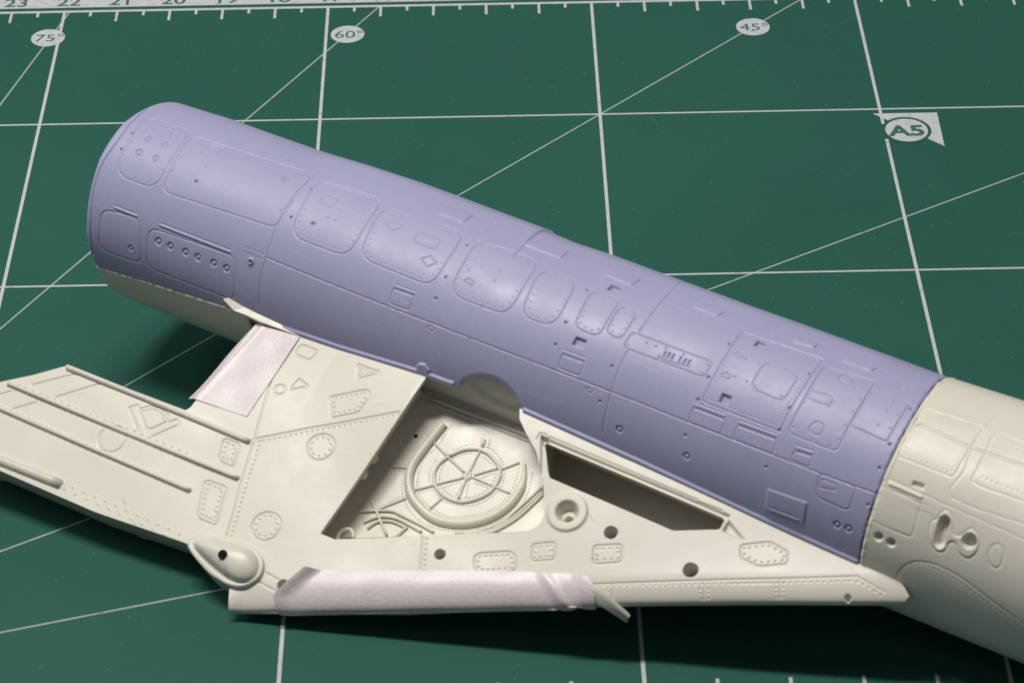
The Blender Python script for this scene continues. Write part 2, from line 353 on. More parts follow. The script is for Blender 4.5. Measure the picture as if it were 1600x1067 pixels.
DATA = {
'FP': [['access_panel',[[-6.12,89.03],[-5.286,89.58],[-5.231,47.11],[-5.994,47.21]],0.2,0,0],['access_panel',[[-5.231,86.83],[-3.122,91.17],[-3.128,51.28],[-5.14,47.56]],0.13,0,0],['access_panel',[[-3.005,88.16],[-1.889,90.79],[-1.866,50.46],[-2.88,50.04]],0.2,0.06,0.115],['access_panel',[[-1.834,85.89],[-0.456,89.19],[-0.457,51.89],[-1.721,52.66]],0.2,0.06,0.115],['access_panel',[[-0.244,87.43],[0.778,89.54],[0.793,52.05],[-0.182,51.59]],0.2,0.06,0.115],['access_panel',[[0.849,85.55],[1.458,86.02],[1.498,55.08],[0.956,54.51]],0.2,0.06,0.115],['access_panel',[[1.705,83],[2.157,83.74],[2.16,58.67],[1.76,59.06]],0.11,0.055,0.11],['access_panel',[[2.205,80.54],[2.488,80.16],[2.478,61.85],[2.221,62.48]],0.09,0.05,0.12],['louvre_panel',[[2.561,68.07],[3.818,68.42],[3.822,58.98],[2.562,58.48]],0.05,0,0],['access_panel',[[3.945,92.42],[5.165,93.95],[5.112,47.04],[3.933,47.07]],0.05,0.06,0.065],['hatch',[[4.474,79.82],[5.004,79.76],[4.991,61.77],[4.471,62.55]],0.1,0,0],['access_panel',[[5.233,89.53],[5.979,92.4],[5.955,47.87],[5.228,47.97]],0.06,0,0],['access_panel',[[5.974,86.06],[6.548,86.79],[6.527,61.72],[5.986,62.99]],0.03,0,0],['hinged_panel',[[-6.015,26.43],[-5.321,29.74],[-5.175,3.88],[-5.967,2.53]],0.14,0,0],['hinged_panel',[[-5.143,26.77],[-3.581,29.05],[-3.486,4.24],[-5.087,3.16]],0.14,0,0],['hinged_panel',[[1.774,44.71],[2.12,44.7],[2.124,36.6],[1.778,36.58]],0.04,0,0],['hinged_panel',[[-1.012,44.34],[-0.672,44.69],[-0.656,36.19],[-0.996,35.82]],0.04,0,0],['hinged_panel',[[3.85,42.5],[4.337,42.65],[4.349,35.17],[3.852,35.03]],0.03,0,0],['hinged_panel',[[4.529,42.25],[5.115,42.57],[5.138,35.29],[4.539,35.13]],0.03,0,0],['hinged_panel',[[5.408,40.49],[5.663,41.34],[5.686,35.98],[5.402,35.88]],0.03,0,0],['access_panel',[[5.84,35.09],[6.38,35.39],[6.39,22.63],[5.882,23.49]],0.08,0,0],['hatch',[[-4.889,84.92],[-4.66,85.77],[-4.669,76.69],[-4.892,76.34]],0.015,0,0],['hatch',[[-2.728,80.96],[-2.512,80.61],[-2.529,74.06],[-2.744,73.99]],0.02,0,0],['hatch',[[-1.093,78.58],[-0.717,79.2],[-0.726,72.3],[-1.09,72.21]],0.03,0,0],['diamond_cover',[[-1.612,77.17],[-1.476,80.7],[-1.358,77.95],[-1.475,73.84]],0.01,0,0],['diamond_cover',[[-0.832,64.23],[-0.718,67.96],[-0.583,65.16],[-0.69,60.9]],0.01,0,0],['diamond_cover',[[-0.069,61.26],[-0.013,63.46],[0.097,62.15],[0.051,59.85]],0.01,0,0],['diamond_cover',[[-0.313,31.66],[-0.27,32.87],[-0.184,31.86],[-0.232,29.91]],0.008,0,0],['diamond_cover',[[2.267,31.87],[2.314,32.95],[2.395,31.89],[2.35,30.18]],0.008,0,0],['diamond_cover',[[4.021,77.94],[4.071,79.64],[4.174,78.88],[4.141,76.65]],0.02,0,0],['diamond_cover',[[4.016,63.32],[4.061,65.71],[4.169,64.54],[4.126,62.28]],0.02,0,0],['hatch',[[5.493,87.14],[5.548,90.43],[5.687,89.41],[5.687,85.42],[5.548,85.07]],0.02,0,0],['hatch',[[5.47,54.52],[5.503,57.01],[5.528,58.44],[5.635,58.52],[5.669,55.77],[5.646,52.42],[5.568,51.78],[5.491,52.82]],0.01,0,0],['hatch',[[5.253,73.44],[5.475,74.36],[5.573,74.42],[5.612,70.76],[5.532,68.68],[5.244,68.63]],0.03,0,0],['hatch',[[5.895,32.82],[6.096,32.97],[6.134,30.1],[5.904,28.41]],0.01,0,0],['nose_panel',[[6.739,86.6],[7.601,88.23],[7.548,56.68],[6.752,56.68]],0.05,0.05,0.075],['nose_hatch',[[6.714,40.52],[7.295,39.65],[7.312,22.13],[6.712,22.39]],0.04,0,0]],
'FL': [[[-3.095,34.73],[-1.83,34.14],[0.01,34.28],[2.619,35.03],[3.841,34.92],[5.129,35.09],[5.838,35.06],[6.642,35.81]],[[-3.101,91.26],[-3.128,80.92],[-3.167,70.84],[-3.133,51.6],[-3.106,34.76],[-3.112,25.11],[-3.065,8.34]],[[2.6,129.14],[2.684,101.88],[2.668,86.66],[2.657,69.47]],[[2.641,57.66],[2.637,45.31],[2.649,35.08],[2.664,25.61],[2.678,12.85]],[[3.103,61.1],[3.119,59.9],[3.558,61.32]],[[6.842,77.41],[7.564,75.38],[7.948,75.62],[8.386,76.16]],[[6.739,73.73],[6.842,77.41]],[[8.097,99.87],[7.694,98.55],[7.619,75.95],[7.65,60.75],[7.645,47.35],[8.714,48.2]],[[8.727,87.81],[8.19,87.31],[7.793,86.79],[7.788,76.08],[7.793,62.89],[7.789,60.27],[7.883,57.75],[8.537,58.34],[8.891,58.74]],[[6.761,44.84],[7.591,43.21],[8.79,41.24]],[[7.244,-2.24],[7.251,0.71],[7.309,5.53],[7.394,9.13],[7.486,11.3],[7.699,13.29],[7.962,12.64],[8.142,11.38],[8.511,6.84],[9.126,-0.79]],[[-6.249,96.65],[-6.238,87.06],[-6.234,77.74],[-6.221,65.07],[-6.252,51.99],[-6.248,41.91],[-6.224,33.81],[-6.171,20.54],[-6.119,3.95],[-6.09,-2.99]]],
'FR': [[[[7.285,0.93],[7.344,5.39],[7.494,9.9],[7.677,11.23],[7.94,10.57],[8.12,9.28],[8.489,4.61],[8.996,-2.07]],0.07],[[[8.606,82.88],[8.24,83.2],[7.894,83.11],[7.87,74.63],[7.866,62.91],[8.494,61.97]],0.075]],
'FD': [[-6.003,77.39,0.014],[-6.018,68.07,0.014],[-6.006,58.3,0.014],[-5.885,48.94,0.014],[-5.638,49.02,0.014],[-5.404,49.01,0.014],[-5.292,58.59,0.014],[-5.292,68.24,0.014],[-5.286,77.86,0.014],[-6.094,73.34,0.024],[-6.092,61.5,0.024],[-4.688,59.44,0.032],[-5.131,79.56,0.012],[-5.078,74.95,0.012],[-5.134,70.06,0.016],[-5.131,60.41,0.014],[-4.696,70.34,0.012],[-3.201,77.25,0.014],[-3.206,61.24,0.014],[-2.631,60.81,0.04],[-2.352,73.97,0.014],[-2.48,67.44,0.014],[-2.356,67.49,0.014],[-2.987,80.7,0.022],[-2.999,59.89,0.026],[0.061,72.91,0.012],[-0.092,67.97,0.012],[0.344,74.52,0.014],[0.343,67.81,0.014],[-0.088,74.51,0.012],[-0.335,81.94,0.022],[-0.345,59.57,0.024],[-0.342,46.99,0.026],[-0.304,93.11,0.016],[1.633,82.37,0.022],[1.619,59.93,0.026],[1.623,47.13,0.026],[2.522,47.23,0.026],[2.571,93.75,0.018],[3.893,81.97,0.022],[1.666,93.98,0.018],[2.596,66.91,0.014],[2.588,59.7,0.014],[2.838,65.26,0.014],[2.978,65.36,0.014],[3.122,66.45,0.014],[3.395,66.63,0.014],[3.773,66.03,0.014],[3.773,60.54,0.014],[3.394,59.97,0.016],[2.533,28.27,0.024],[3.875,28.1,0.024],[3.87,47.11,0.028],[3.871,59.85,0.028],[4.215,77.25,0.014],[4.406,77.42,0.014],[4.391,65.13,0.018],[4.204,65.08,0.016],[3.889,82.04,0.022],[5.116,82.28,0.022],[5.106,59.95,0.026],[5.106,47.59,0.03],[5.777,84.03,0.014],[4.554,78.69,0.013],[4.941,79.09,0.013],[4.933,64.13,0.016],[4.536,63.89,0.014],[5.588,68.46,0.014],[5.255,65.8,0.014],[5.267,51.46,0.014],[5.107,28.25,0.024],[6.587,48.04,0.03],[6.581,61.03,0.03],[6.615,29.26,0.026],[5.26,51.39,0.016],[5.589,49.12,0.016],[5.834,49.27,0.016],[5.915,53.55,0.016],[5.915,62.03,0.014],[6.018,84.54,0.014],[6.006,77.53,0.014],[5.999,69.46,0.014],[6.33,77.79,0.014],[6.492,77.87,0.014],[6.319,68.53,0.014],[6.487,69.56,0.014],[6.341,84.97,0.012],[6.594,83.82,0.024],[5.925,78.83,0.014],[5.915,70.37,0.014],[6.754,78.76,0.014],[6.739,75.25,0.014],[-3.478,36.11,0.011],[-3.403,36.03,0.011],[-3.333,36.02,0.011],[-3.254,36.05,0.011],[-3.19,35.97,0.011],[-3.461,33.4,0.011],[-3.396,33.27,0.011],[-3.324,33.08,0.011],[-3.256,33.11,0.011],[-3.183,33.15,0.011]],
'FC': [[-5.786,81.35,0.055],[-5.495,82.33,0.06],[-5.794,73.62,0.065],[-5.492,73.78,0.065],[-5.799,63.17,0.065],[-5.494,63.4,0.06],[-5.394,11.16,0.05],[-4.933,21.05,0.062],[-4.714,21.02,0.062],[-4.438,21.03,0.062],[-4.214,20.95,0.062],[-3.931,21.21,0.062],[-3.704,20.98,0.062],[6.278,13.64,0.06],[6.446,13.92,0.06],[2.919,18.29,0.058],[3.971,18.15,0.058],[-3.438,81.02,0.07]],
'FH': [[6.878,15.98,0.062],[7.063,15.47,0.062]],
'FQ': [[[1.887,91.53],[2.06,91.69],[2.053,88],[1.878,86.63]],[[1.854,55.06],[2.032,55.1],[2.035,50],[1.846,49.8]],[[4.21,90.71],[4.347,90.46],[4.342,86.62],[4.19,86.29]],[[4.149,54.92],[4.302,54.86],[4.311,49.64],[4.15,49.72]],[[7.074,48.37],[7.248,48.83],[7.261,45.62],[7.068,45.45]]],
'FT': [[[-1.062,101.28],[-0.591,102.97],[-0.618,94.54],[-1.055,94.48]],[[0.33,101.64],[0.996,104.36],[0.987,96.21],[0.356,95.87]],[[1.692,102.63],[2.187,102.58],[2.146,95.15],[1.702,95.68]],[[3.103,102.19],[3.558,102.06],[3.493,96.12],[3.108,96.01]],[[4.653,103.39],[4.968,102.45],[4.95,98.36],[4.627,97.81]],[[5.432,100.42],[5.883,101.88],[5.834,97.29],[5.391,96.67]],[[5.208,18.36],[5.812,19.19],[5.83,6.32],[5.232,6.34]]],
'FS': [[[3.148,64.34],[3.154,61.77]],[[3.207,64.57],[3.213,61.99]],[[3.271,64.56],[3.276,61.99]],[[3.384,64.64],[3.389,62.07]],[[3.457,64.63],[3.462,62.06]],[[3.52,64.78],[3.526,62.21]]],
'FB': [[[[-5.79,29.73],[-5.392,29.77]],0.03],[[[-4.96,29.85],[-3.701,30.13]],0.03],[[[1.782,44.82],[2.097,45.05]],0.025],[[[-1,44.98],[-0.685,45.26]],0.025],[[[3.861,43.99],[4.31,44.22]],0.025],[[[4.544,43.84],[5.096,44.23]],0.025],[[[5.429,42.46],[5.647,42.85]],0.025],[[[5.31,7.59],[5.742,7.97]],0.02],[[[6.799,42.83],[7.26,42.22]],0.025]],
'FG': [[[7.666,35.36],[7.692,25.08]],[[8.063,30.96]],[[7.633,40.74],[7.747,38.72],[7.829,32.1],[7.925,31.78],[8.028,36.84],[8.166,34.63],[8.215,28.66],[8.128,22.86],[7.983,23.6],[7.903,27.54],[7.818,26.61],[7.784,21.53],[7.684,20.35],[7.579,22.86],[7.523,26.62],[7.502,33.07],[7.554,34.91],[7.579,38.58]],[[8.36,27.93],[8.363,32.44],[8.434,34.55],[8.525,33.07],[8.557,29.66],[8.553,25.1],[8.494,23.09],[8.415,24.22]]],
'BOSS': [[-3.332,29.79]],
'ARCH': [[0.356,7.95],[0.405,11.77],[0.523,16.05],[0.685,19.02],[0.918,20.38],[1.117,18.76],[1.275,15.07],[1.373,9.67],[1.407,5.85]],
'JUN': [[-3.667,-1.75],[-3.346,-2.1],[-3.06,-2.09],[-1.654,1.03],[-0.239,5.9],[0.19,6.27],[0.401,7.03],[1.401,7.75],[3.311,4.65],[5.308,-0.49],[6.661,-3.35]],
'LIPTAB': [[-0.338,9.73],[-0.295,11.79],[-0.206,12.32],[-0.117,9.99]],
'WOUT': [[-6.905,4.458],[-6.197,3.898],[-5.794,3.605],[-5.372,3.254],[-3.277,3.181],[-3.234,3.105],[-3.077,1.531],[-3.04,1.458],[-3.489,1.454],[-3.727,1.364],[-3.667,1.235],[-3.03,1.187]],
'WEND': [[7.358,1.492],[7.479,1.582]],
'WLE': [[7.434,1.693],[5.408,2.636],[3.652,3.443],[1.313,4.588],[-1.065,5.617]],
'WAFT': [[-1.218,5.303],[-1.415,5.102],[-2.162,4.995],[-3.659,5.115],[-5.385,5.129],[-6.441,5.146]],
'BAY': [[-0.157,1.391],[-0.415,4.084],[-0.173,4.076],[0.036,3.975],[0.964,3.523],[2.125,2.981],[2.347,2.857],[2.446,2.713],[2.418,2.541],[2.228,2.21],[2.085,2.011],[1.893,1.779],[1.627,1.585],[1.446,1.438],[1.375,1.304]],
'SLOT': [[1.939,1.611],[4.757,1.611],[4.764,1.786],[4.189,2.068],[2.242,2.058]],
'GP': [['access_panel',[[-2.503,3.343],[-2.225,3.335],[-2.122,3.696],[-2.398,3.689]],0.06,0.06,0.08],['access_panel',[[-2.413,4.027],[-2.052,4.003],[-1.882,4.592],[-2.22,4.59]],0.06,0.06,0.08],['access_panel',[[-2.232,1.551],[-1.932,1.554],[-1.97,1.74],[-2.243,1.728]],0.04,0,0],['access_panel',[[-1.967,2.062],[-1.772,2.123],[-1.996,2.277]],0.02,0,0],['access_panel',[[-1.243,1.537],[-0.852,1.539],[-1.128,1.753]],0.02,0.045,0.06],['access_panel',[[-1.366,2.152],[-0.908,1.858],[-0.847,1.877],[-0.805,1.965],[-0.83,2.211],[-1.178,2.443]],0.03,0.05,0.075],['access_panel',[[1.773,3.481],[2.291,3.218],[2.466,3.471],[1.936,3.742]],0.11,0.05,0.08],['access_panel',[[2.478,3.029],[2.754,2.88],[2.871,3.107],[2.581,3.258]],0.04,0.045,0.08],['access_panel',[[3.281,2.714],[3.628,2.536],[3.745,2.768],[3.394,2.955]],0.04,0.05,0.1],['access_panel',[[5.122,1.878],[5.459,1.666],[5.751,1.695],[5.821,1.854],[5.477,2.057],[5.21,2.043]],0.04,0.05,0.09]],
'GC': [[-1.087,2.906,0.205,1],[-1.197,4.301,0.215,1],[-2.142,2.33,0.08,0],[-4.065,4.022,0.21,0]],
'GL': [[[-6.366,4.32],[-6.082,4.073],[-5.896,3.914]],[[-5.698,3.741],[-5.159,3.31]],[[-5.239,3.765],[-4.708,3.295]],[[-5.756,4.195],[-5.423,3.906]],[[-3.771,3.748],[-4.099,3.482],[-4.006,3.39],[-3.687,3.66],[-3.603,3.656],[-3.457,3.479]],[[-3.515,3.746],[-3.247,3.422],[-3.32,3.357],[-3.415,3.461]],[[-3.926,3.431],[-3.817,3.331],[-3.649,3.292],[-3.483,3.351],[-3.428,3.456]],[[-2.487,1.478],[-2.335,2.31],[-2.072,3.183],[-1.888,3.896],[-1.762,4.294],[-1.653,4.69]],[[-2.072,3.183],[-1.425,2.724],[-0.249,1.985]],[[0.968,3.532],[1.207,4.023]],[[3.522,3.215],[5.674,2.169],[6.745,1.63],[7.158,1.674]],[[3.77,3.098],[3.859,3.297]],[[4.907,2.558],[5.007,2.784]],[[5.821,2.101],[5.928,2.34]],[[-0.889,5.081],[-0.566,5.104]],[[-0.834,4.918],[-0.502,4.952]],[[1.819,1.613],[1.815,1.513],[1.906,1.499],[1.958,1.552],[1.97,1.514],[4.233,1.525],[4.276,1.518],[4.31,1.539],[4.674,1.523]]],
'GR': [[[[-1.962,3.181],[-1.796,3.884],[-1.593,4.643]],0.075,-1],[[[-1.992,3.205],[-1.394,2.777],[-0.251,2.04]],0.08,-1],[[[1.049,3.55],[1.251,3.989]],0.085,-1],[[[3.594,3.211],[5.698,2.219]],0.088,-1],[[[5.263,2.436],[6.72,1.711],[6.791,1.693],[7.13,1.73]],0.09,-1],[[[4.9,2.678],[4.963,2.782]],0.07,-1],[[[5.001,2.632],[5.046,2.737]],0.07,-1],[[[5.794,2.178],[5.879,2.347]],0.07,-1],[[[5.885,2.136],[5.956,2.303]],0.07,-1],[[[-5.899,3.807],[-2.893,3.756]],0.13,1],[[[-5.987,4.216],[-2.711,4.259]],0.11,1],[[[-4.382,4.909],[-3.264,4.899],[-2.314,4.905]],0.19,1],[[[-4.301,4.984],[-3.72,4.985],[-2.917,4.996],[-2.532,5.008]],0.19,1],[[[-3.862,3.415],[-3.745,3.344],[-3.622,3.335],[-3.542,3.376],[-3.473,3.453]],0.06,1]],
'GH': [[1.338,3.679,0.065],[3.414,2.443,0.08],[4.663,2.488,0.09],[-0.512,4.985,0.07]],
'NOTCH': [[6.748,1.948]],
'TAB': [[-3.677,1.391],[-3.583,1.318],[-3.307,1.357],[-3.032,1.361],[-2.383,1.35],[-2.329,1.442],[-2.993,1.484],[-3.24,1.469],[-3.439,1.481]],
'SLOTHOLE': [[3.077,1.695],[3.284,1.596],[3.91,1.683],[3.906,1.877],[3.09,1.819]],
'CUP': [[2.712,2.414]],
'RIB': [[[[-5.354,3.281],[-3.688,3.253],[-2.113,3.245]],0.055],[[[-6.063,3.866],[-4.001,3.85],[-1.961,3.811]],0.04],[[[-6.671,4.268],[-5.953,4.268],[-4.197,4.269],[-2.524,4.259]],0.04]],
'RAIL': [[-6.426,4.991],[-5.478,4.988],[-4.398,4.945]],
'TEAR': [[-2.12,5.012],[-2.126,4.934],[-2.08,4.858],[-1.96,4.782],[-1.819,4.742],[-1.524,4.685],[-1.297,4.654],[-1.138,4.68],[-0.988,4.745],[-0.915,4.824],[-0.873,4.915],[-0.864,5.021],[-0.9,5.115],[-0.965,5.212],[-1.05,5.272],[-1.152,5.304],[-1.268,5.315],[-1.422,5.296],[-1.534,5.281],[-1.741,5.211],[-1.963,5.116]],
'TEARI': [[-2.012,4.985],[-2.001,4.919],[-1.874,4.855],[-1.576,4.77],[-1.355,4.728],[-1.216,4.722],[-1.092,4.759],[-0.99,4.834],[-0.929,4.947],[-0.922,5.044],[-0.967,5.138],[-1.037,5.192],[-1.142,5.219],[-1.314,5.204],[-1.553,5.147],[-1.828,5.066]],
'TEARH': [[-1.448,4.988]],
'TAPE': [[-2.967,1.505],[-2.311,1.451],[-2.36,2.913],[-3.253,2.968]],
'BDUCT': [[0.194,1.721],[0.134,2.07],[0.101,2.302],[0.09,2.482],[0.13,2.651],[0.204,2.784],[0.314,2.901],[0.477,2.995],[0.688,3.067],[0.894,3.08],[1.137,3.017],[1.338,2.914],[1.514,2.765],[1.636,2.591],[1.709,2.398],[1.721,2.2],[1.684,2.012],[1.59,1.807]],
'BRING': [[0.522,2.134],[0.647,1.978],[0.817,1.886],[0.95,1.871],[1.083,1.897],[1.278,2],[1.331,2.08],[1.36,2.17],[1.345,2.38],[1.21,2.57],[1.007,2.707],[0.752,2.714],[0.565,2.63],[0.449,2.474],[0.439,2.293]],
'BSPK': [[[0.905,2.302],[0.888,1.887]],[[0.849,2.274],[0.502,2.153]],[[0.87,2.347],[0.563,2.59]],[[0.916,2.358],[0.96,2.676]],[[0.997,2.252],[1.266,2.015]],[[0.979,2.291],[1.357,2.294]],[[0.203,2.03],[0.502,2.153]],[[0.307,2.797],[0.56,2.602]],[[0.654,2.97],[0.733,2.753]],[[1.324,2.012],[1.508,1.821]],[[1.378,2.295],[1.607,2.299]],[[0.897,1.811],[0.874,1.696]],[[-0.04,3.276],[0.255,2.957]],[[0.014,2.545],[-0.23,2.617]]],
'BPIPE': [[[-0.315,3.435],[0.121,3.238],[0.315,3.226],[0.668,3.248],[0.879,3.269]],[[-0.133,3.54],[0.021,3.383],[0.204,3.315],[0.378,3.301],[0.718,3.338]],[[-0.037,3.601],[0.058,3.449],[0.253,3.365],[0.497,3.372]],[[1.177,3.161],[1.456,3.021],[1.709,2.762],[1.816,2.524],[1.991,2.045]],[[1.314,3.122],[1.583,2.966],[1.761,2.749],[1.877,2.528],[2.034,2.088]],[[1.505,3.04],[1.663,2.932],[1.813,2.737],[1.929,2.516],[2.067,2.114]],[[-0.187,3.196],[0.278,3.587]],[[0.416,3.548],[0.488,3.355]]],
'BRIV': [[[[0.073,1.741],[0.042,2.087],[0,2.375],[0.014,2.617],[0.101,2.827],[0.253,3.008],[0.417,3.122],[0.636,3.191],[0.916,3.192],[1.187,3.106],[1.457,2.95],[1.682,2.713],[1.822,2.461],[1.842,2.169],[1.748,1.883]],0.05],[[[0.289,1.692],[0.274,2.031],[0.196,2.292],[0.218,2.531],[0.313,2.737],[0.462,2.878],[0.707,2.958],[0.95,2.965],[1.207,2.855],[1.433,2.688],[1.562,2.491],[1.611,2.288],[1.583,2.035],[1.537,1.911]],0.05],[[[0.524,2.009],[0.667,1.866],[0.834,1.806],[1.045,1.79],[1.265,1.903],[1.379,2.04],[1.436,2.22],[1.418,2.37],[1.297,2.584],[1.099,2.729],[0.846,2.776],[0.646,2.739],[0.456,2.615],[0.355,2.432],[0.362,2.264]],0.05],[[[0.589,2.127],[0.703,2.006],[0.833,1.951],[1.037,1.958],[1.222,2.044],[1.294,2.177],[1.279,2.368],[1.167,2.527],[0.976,2.65],[0.778,2.652],[0.604,2.573],[0.513,2.427],[0.504,2.265]],0.05],[[[0.926,2.231],[0.916,2.03]],0.045],[[[0.794,2.246],[0.591,2.167]],0.045],[[[0.853,2.426],[0.656,2.612]],0.045],[[[0.904,2.445],[0.897,2.652]],0.045],[[[1.061,2.297],[1.226,2.125]],0.045],[[[1.072,2.353],[1.245,2.342]],0.045],[[[0.966,2.378],[1.043,2.59]],0.045],[[[-0.035,3.213],[0.223,2.919]],0.05],[[[-0.206,2.659],[0.021,2.594]],0.05],[[[-0.244,2.592],[-0.026,2.51]],0.05],[[[0.863,1.804],[0.825,1.696]],0.045],[[[0.97,1.78],[0.94,1.669]],0.045],[[[0.267,2.055],[0.479,2.111]],0.05],[[[0.335,2.83],[0.551,2.677]],0.05]],
'BHOLE': [-0.101,2.043],
'BLOOP': [[-0.294,3.971],[-0.322,3.865],[-0.266,3.776],[-0.178,3.759],[-0.084,3.848]],
'KNOB': [[-0.42,2.666],[-0.434,2.947]],
'FLOORE': [[-0.114,1.487],[1.498,1.457]],
'BLADE': [[3.629,3.323],[4.139,3.384]],
'TAPE2': [[-0.323,4.692],[1.577,3.869],[2.853,3.39],[3.46,3.207]]}

# ---- lilac resin fuselage -------------------------------------------------------
rim_t = np.array([-60, -46, -11, -1, 9, 33, 53, 77, 100, 160]); rim_u = np.array([-6.06, -6.06, -6.11, -6.17, -6.23, -6.30, -6.36, -6.36, -6.30, -6.25])
SEAM = 6.68
jun = np.array(DATA['JUN']); arch = np.array(DATA['ARCH'])
def th_low(u):
    b = np.interp(u, np.r_[-6.4, -6.11, jun[:, 0]], np.r_[-11, -10.6, jun[:, 1]])
    b = np.where(u > -3.5, b-.9*sst((u+3.5)/.5), b)
    a = np.interp(u, arch[:, 0], arch[:, 1]+.3); return np.where((u > arch[0, 0]) & (u < arch[-1, 0]), np.maximum(a, b), b)
def crown(u, th):                                # flat spine strip behind the crease, with a thin raised lip
    k = sst((u+3.6)/.9)*(1-sst((u-5.6)/.9))
    tr = np.interp(th, [94, 104, 111.6, 112.4, 128, 129.2, 130.4, 132, 138, 160], [0, .012, .032, .032, -.012, 0, 0, -.03, -.07, -.1])
    return k*tr
def skin(u0, u1, step_u, tlow, ttop, step_t, rim=False):
    nu = int((u1-u0)/step_u)+1; nt = int((ttop*K+.3)/step_t)+1
    us = np.linspace(u0, u1, nu); ts = np.linspace(0, 1, nt)
    lo = tlow(us); TH = lo[:, None]+(ttop-lo)[:, None]*ts[None, :]; U = np.repeat(us[:, None], nt, 1)
    if rim: U = U+(np.interp(TH, rim_t, rim_u)+6.36)*np.clip(1-(U-u0)/1.2, 0, 1)
    return U, TH
U, TH = skin(-6.36, SEAM-.006, .0108, th_low, 150., .0108, True)
R = Relief(U, TH*K)
names = {}
pid = 0
LILAC = [p for p in DATA['FP'] if not p[0].startswith('nose')]
NOSE = [p for p in DATA['FP'] if p[0].startswith('nose')]
def do_panels(R, L, names, start=1):
    pid = start
    for nm, pts, r, ins, sp in L:
        P = rounded(arc(pts), r) if r > 0 else arc(pts)
        big = nm in ('access_panel', 'hinged_panel', 'louvre_panel', 'nose_panel', 'nose_hatch')
        R.line(P, .0128, .0145 if big else .012, True)
        R.poly(P, 0, pid=pid); names[pid] = nm.replace('nose_panel', 'access_panel').replace('nose_hatch', 'hatch'); pid += 1
        if sp: R.dots(resample(inset(P, ins), sp, True), .012, .011)
do_panels(R, LILAC, names)
def common(R):
    for L in DATA['FL'][:5]: R.line(smooth(arc(L), 4), .0128, .0145)
    R.line(smooth(arc(DATA['FL'][11]), 4), .02, .02)
    R.dots(np.array([(u, t*K) for u, t, r in DATA['FD'] if r <= .018]), .0145, .016)
    for u, t, r in DATA['FD']:
        if r > .018: R.dots([(u, t*K)], r*.85, .035)
    for u, t, r in DATA['FC']:
        q = np.array([u, t*K]); R.line(np.array([q+r*.68*np.array([math.cos(a), math.sin(a)]) for a in np.linspace(0, 2*math.pi, 20)]), r*.42, r*(.22 if t > 45 else .36))
    for P in DATA['FT']: R.poly(arc(P), .016, .02)
    for P in DATA['FQ'][:4]: R.poly(arc(P), -.045, .02)
    for P in DATA['FS']: R.line(arc(P), .016, .03)
    for P, h in DATA['FB'][:8]:
        Q = arc(P); R.line(Q, .035, h*.45, up=True); S = resample(Q, .05); dv = S[-1]-S[0]; dv /= np.linalg.norm(dv); nn = np.array([dv[1], -dv[0]])
        if nn[1] > 0: nn = -nn
        R.dots(S+nn*.012, .016, .02)
        R.line(Q-nn*.036, .013, .010); R.line(Q+nn*.036, .013, .010)
    q = arc(DATA['BOSS'])[0]; R.line(np.array([q+.036*np.array([math.cos(a), math.sin(a)]) for a in np.linspace(0, 2*math.pi, 16)]), .022, .03, up=True); R.dots([q], .022, .05)
common(R)
# raised lip along the lower edge and the small tab on it
lipm = np.abs(TH-th_low(U)) * K
lip_on = sst((U+3.55)/.1)*np.where((U > arch[0, 0]-.06) & (U < arch[-1, 0]+.02), 0, 1)
base = R.add.copy(); lip = .034*lip_on*(1-sst((lipm-.055)/.03)); R.add[:] = 0
R.poly(np.vstack([arc(DATA['LIPTAB']), arc([(-.117, 4), (-.338, 4)])]), .034, .015); R.add = base+np.maximum(lip, R.add)
rr = rf(U, TH)+crown(U, TH)+R.h()
jag = np.convolve(rng.normal(0, 1, U.shape[1]+8), np.ones(9)/9, 'valid')*.016; U[-2:] += np.minimum(jag, .004); rr[-3:] += np.convolve(rng.normal(0, 1, U.shape[1]+4), np.ones(5)/5, 'valid')*.008
edge = U-(np.interp(TH, rim_t, rim_u)); rr -= .04*(1-np.sqrt(np.clip(1-(1-np.clip(edge/.06, 0, 1))**2, 0, 1)))
dn = SEAM-U; rr -= .022*(1-np.clip(dn/.03, 0, 1))
V = fpt(U, TH, rr)-OFF
def build_skin(V, R, names, main, mat, parent, flip=False):
    n, m = V.shape[:2]; I = np.arange(n*m).reshape(n, m)
    q = np.stack([I[:-1, :-1], I[1:, :-1], I[1:, 1:], I[:-1, 1:]], -1).reshape(-1, 4)
    if flip: q = q[:, ::-1]
    P = V.reshape(-1, 3); fn = np.cross(P[q[:, 2]]-P[q[:, 0]], P[q[:, 3]]-P[q[:, 1]]); N = vnormals(P, q, fn)
    f = R.pid[:-1, :-1].ravel()
    o = emit(main, P, N, q[f == 0], mat, parent)
    for k, nm in names.items():
        s = q[f == k]
        if len(s): emit(nm, P, N, s, mat, o)
    return o
resin = build_skin(V, R, names, 'resin_fuselage', M_RESIN, model)
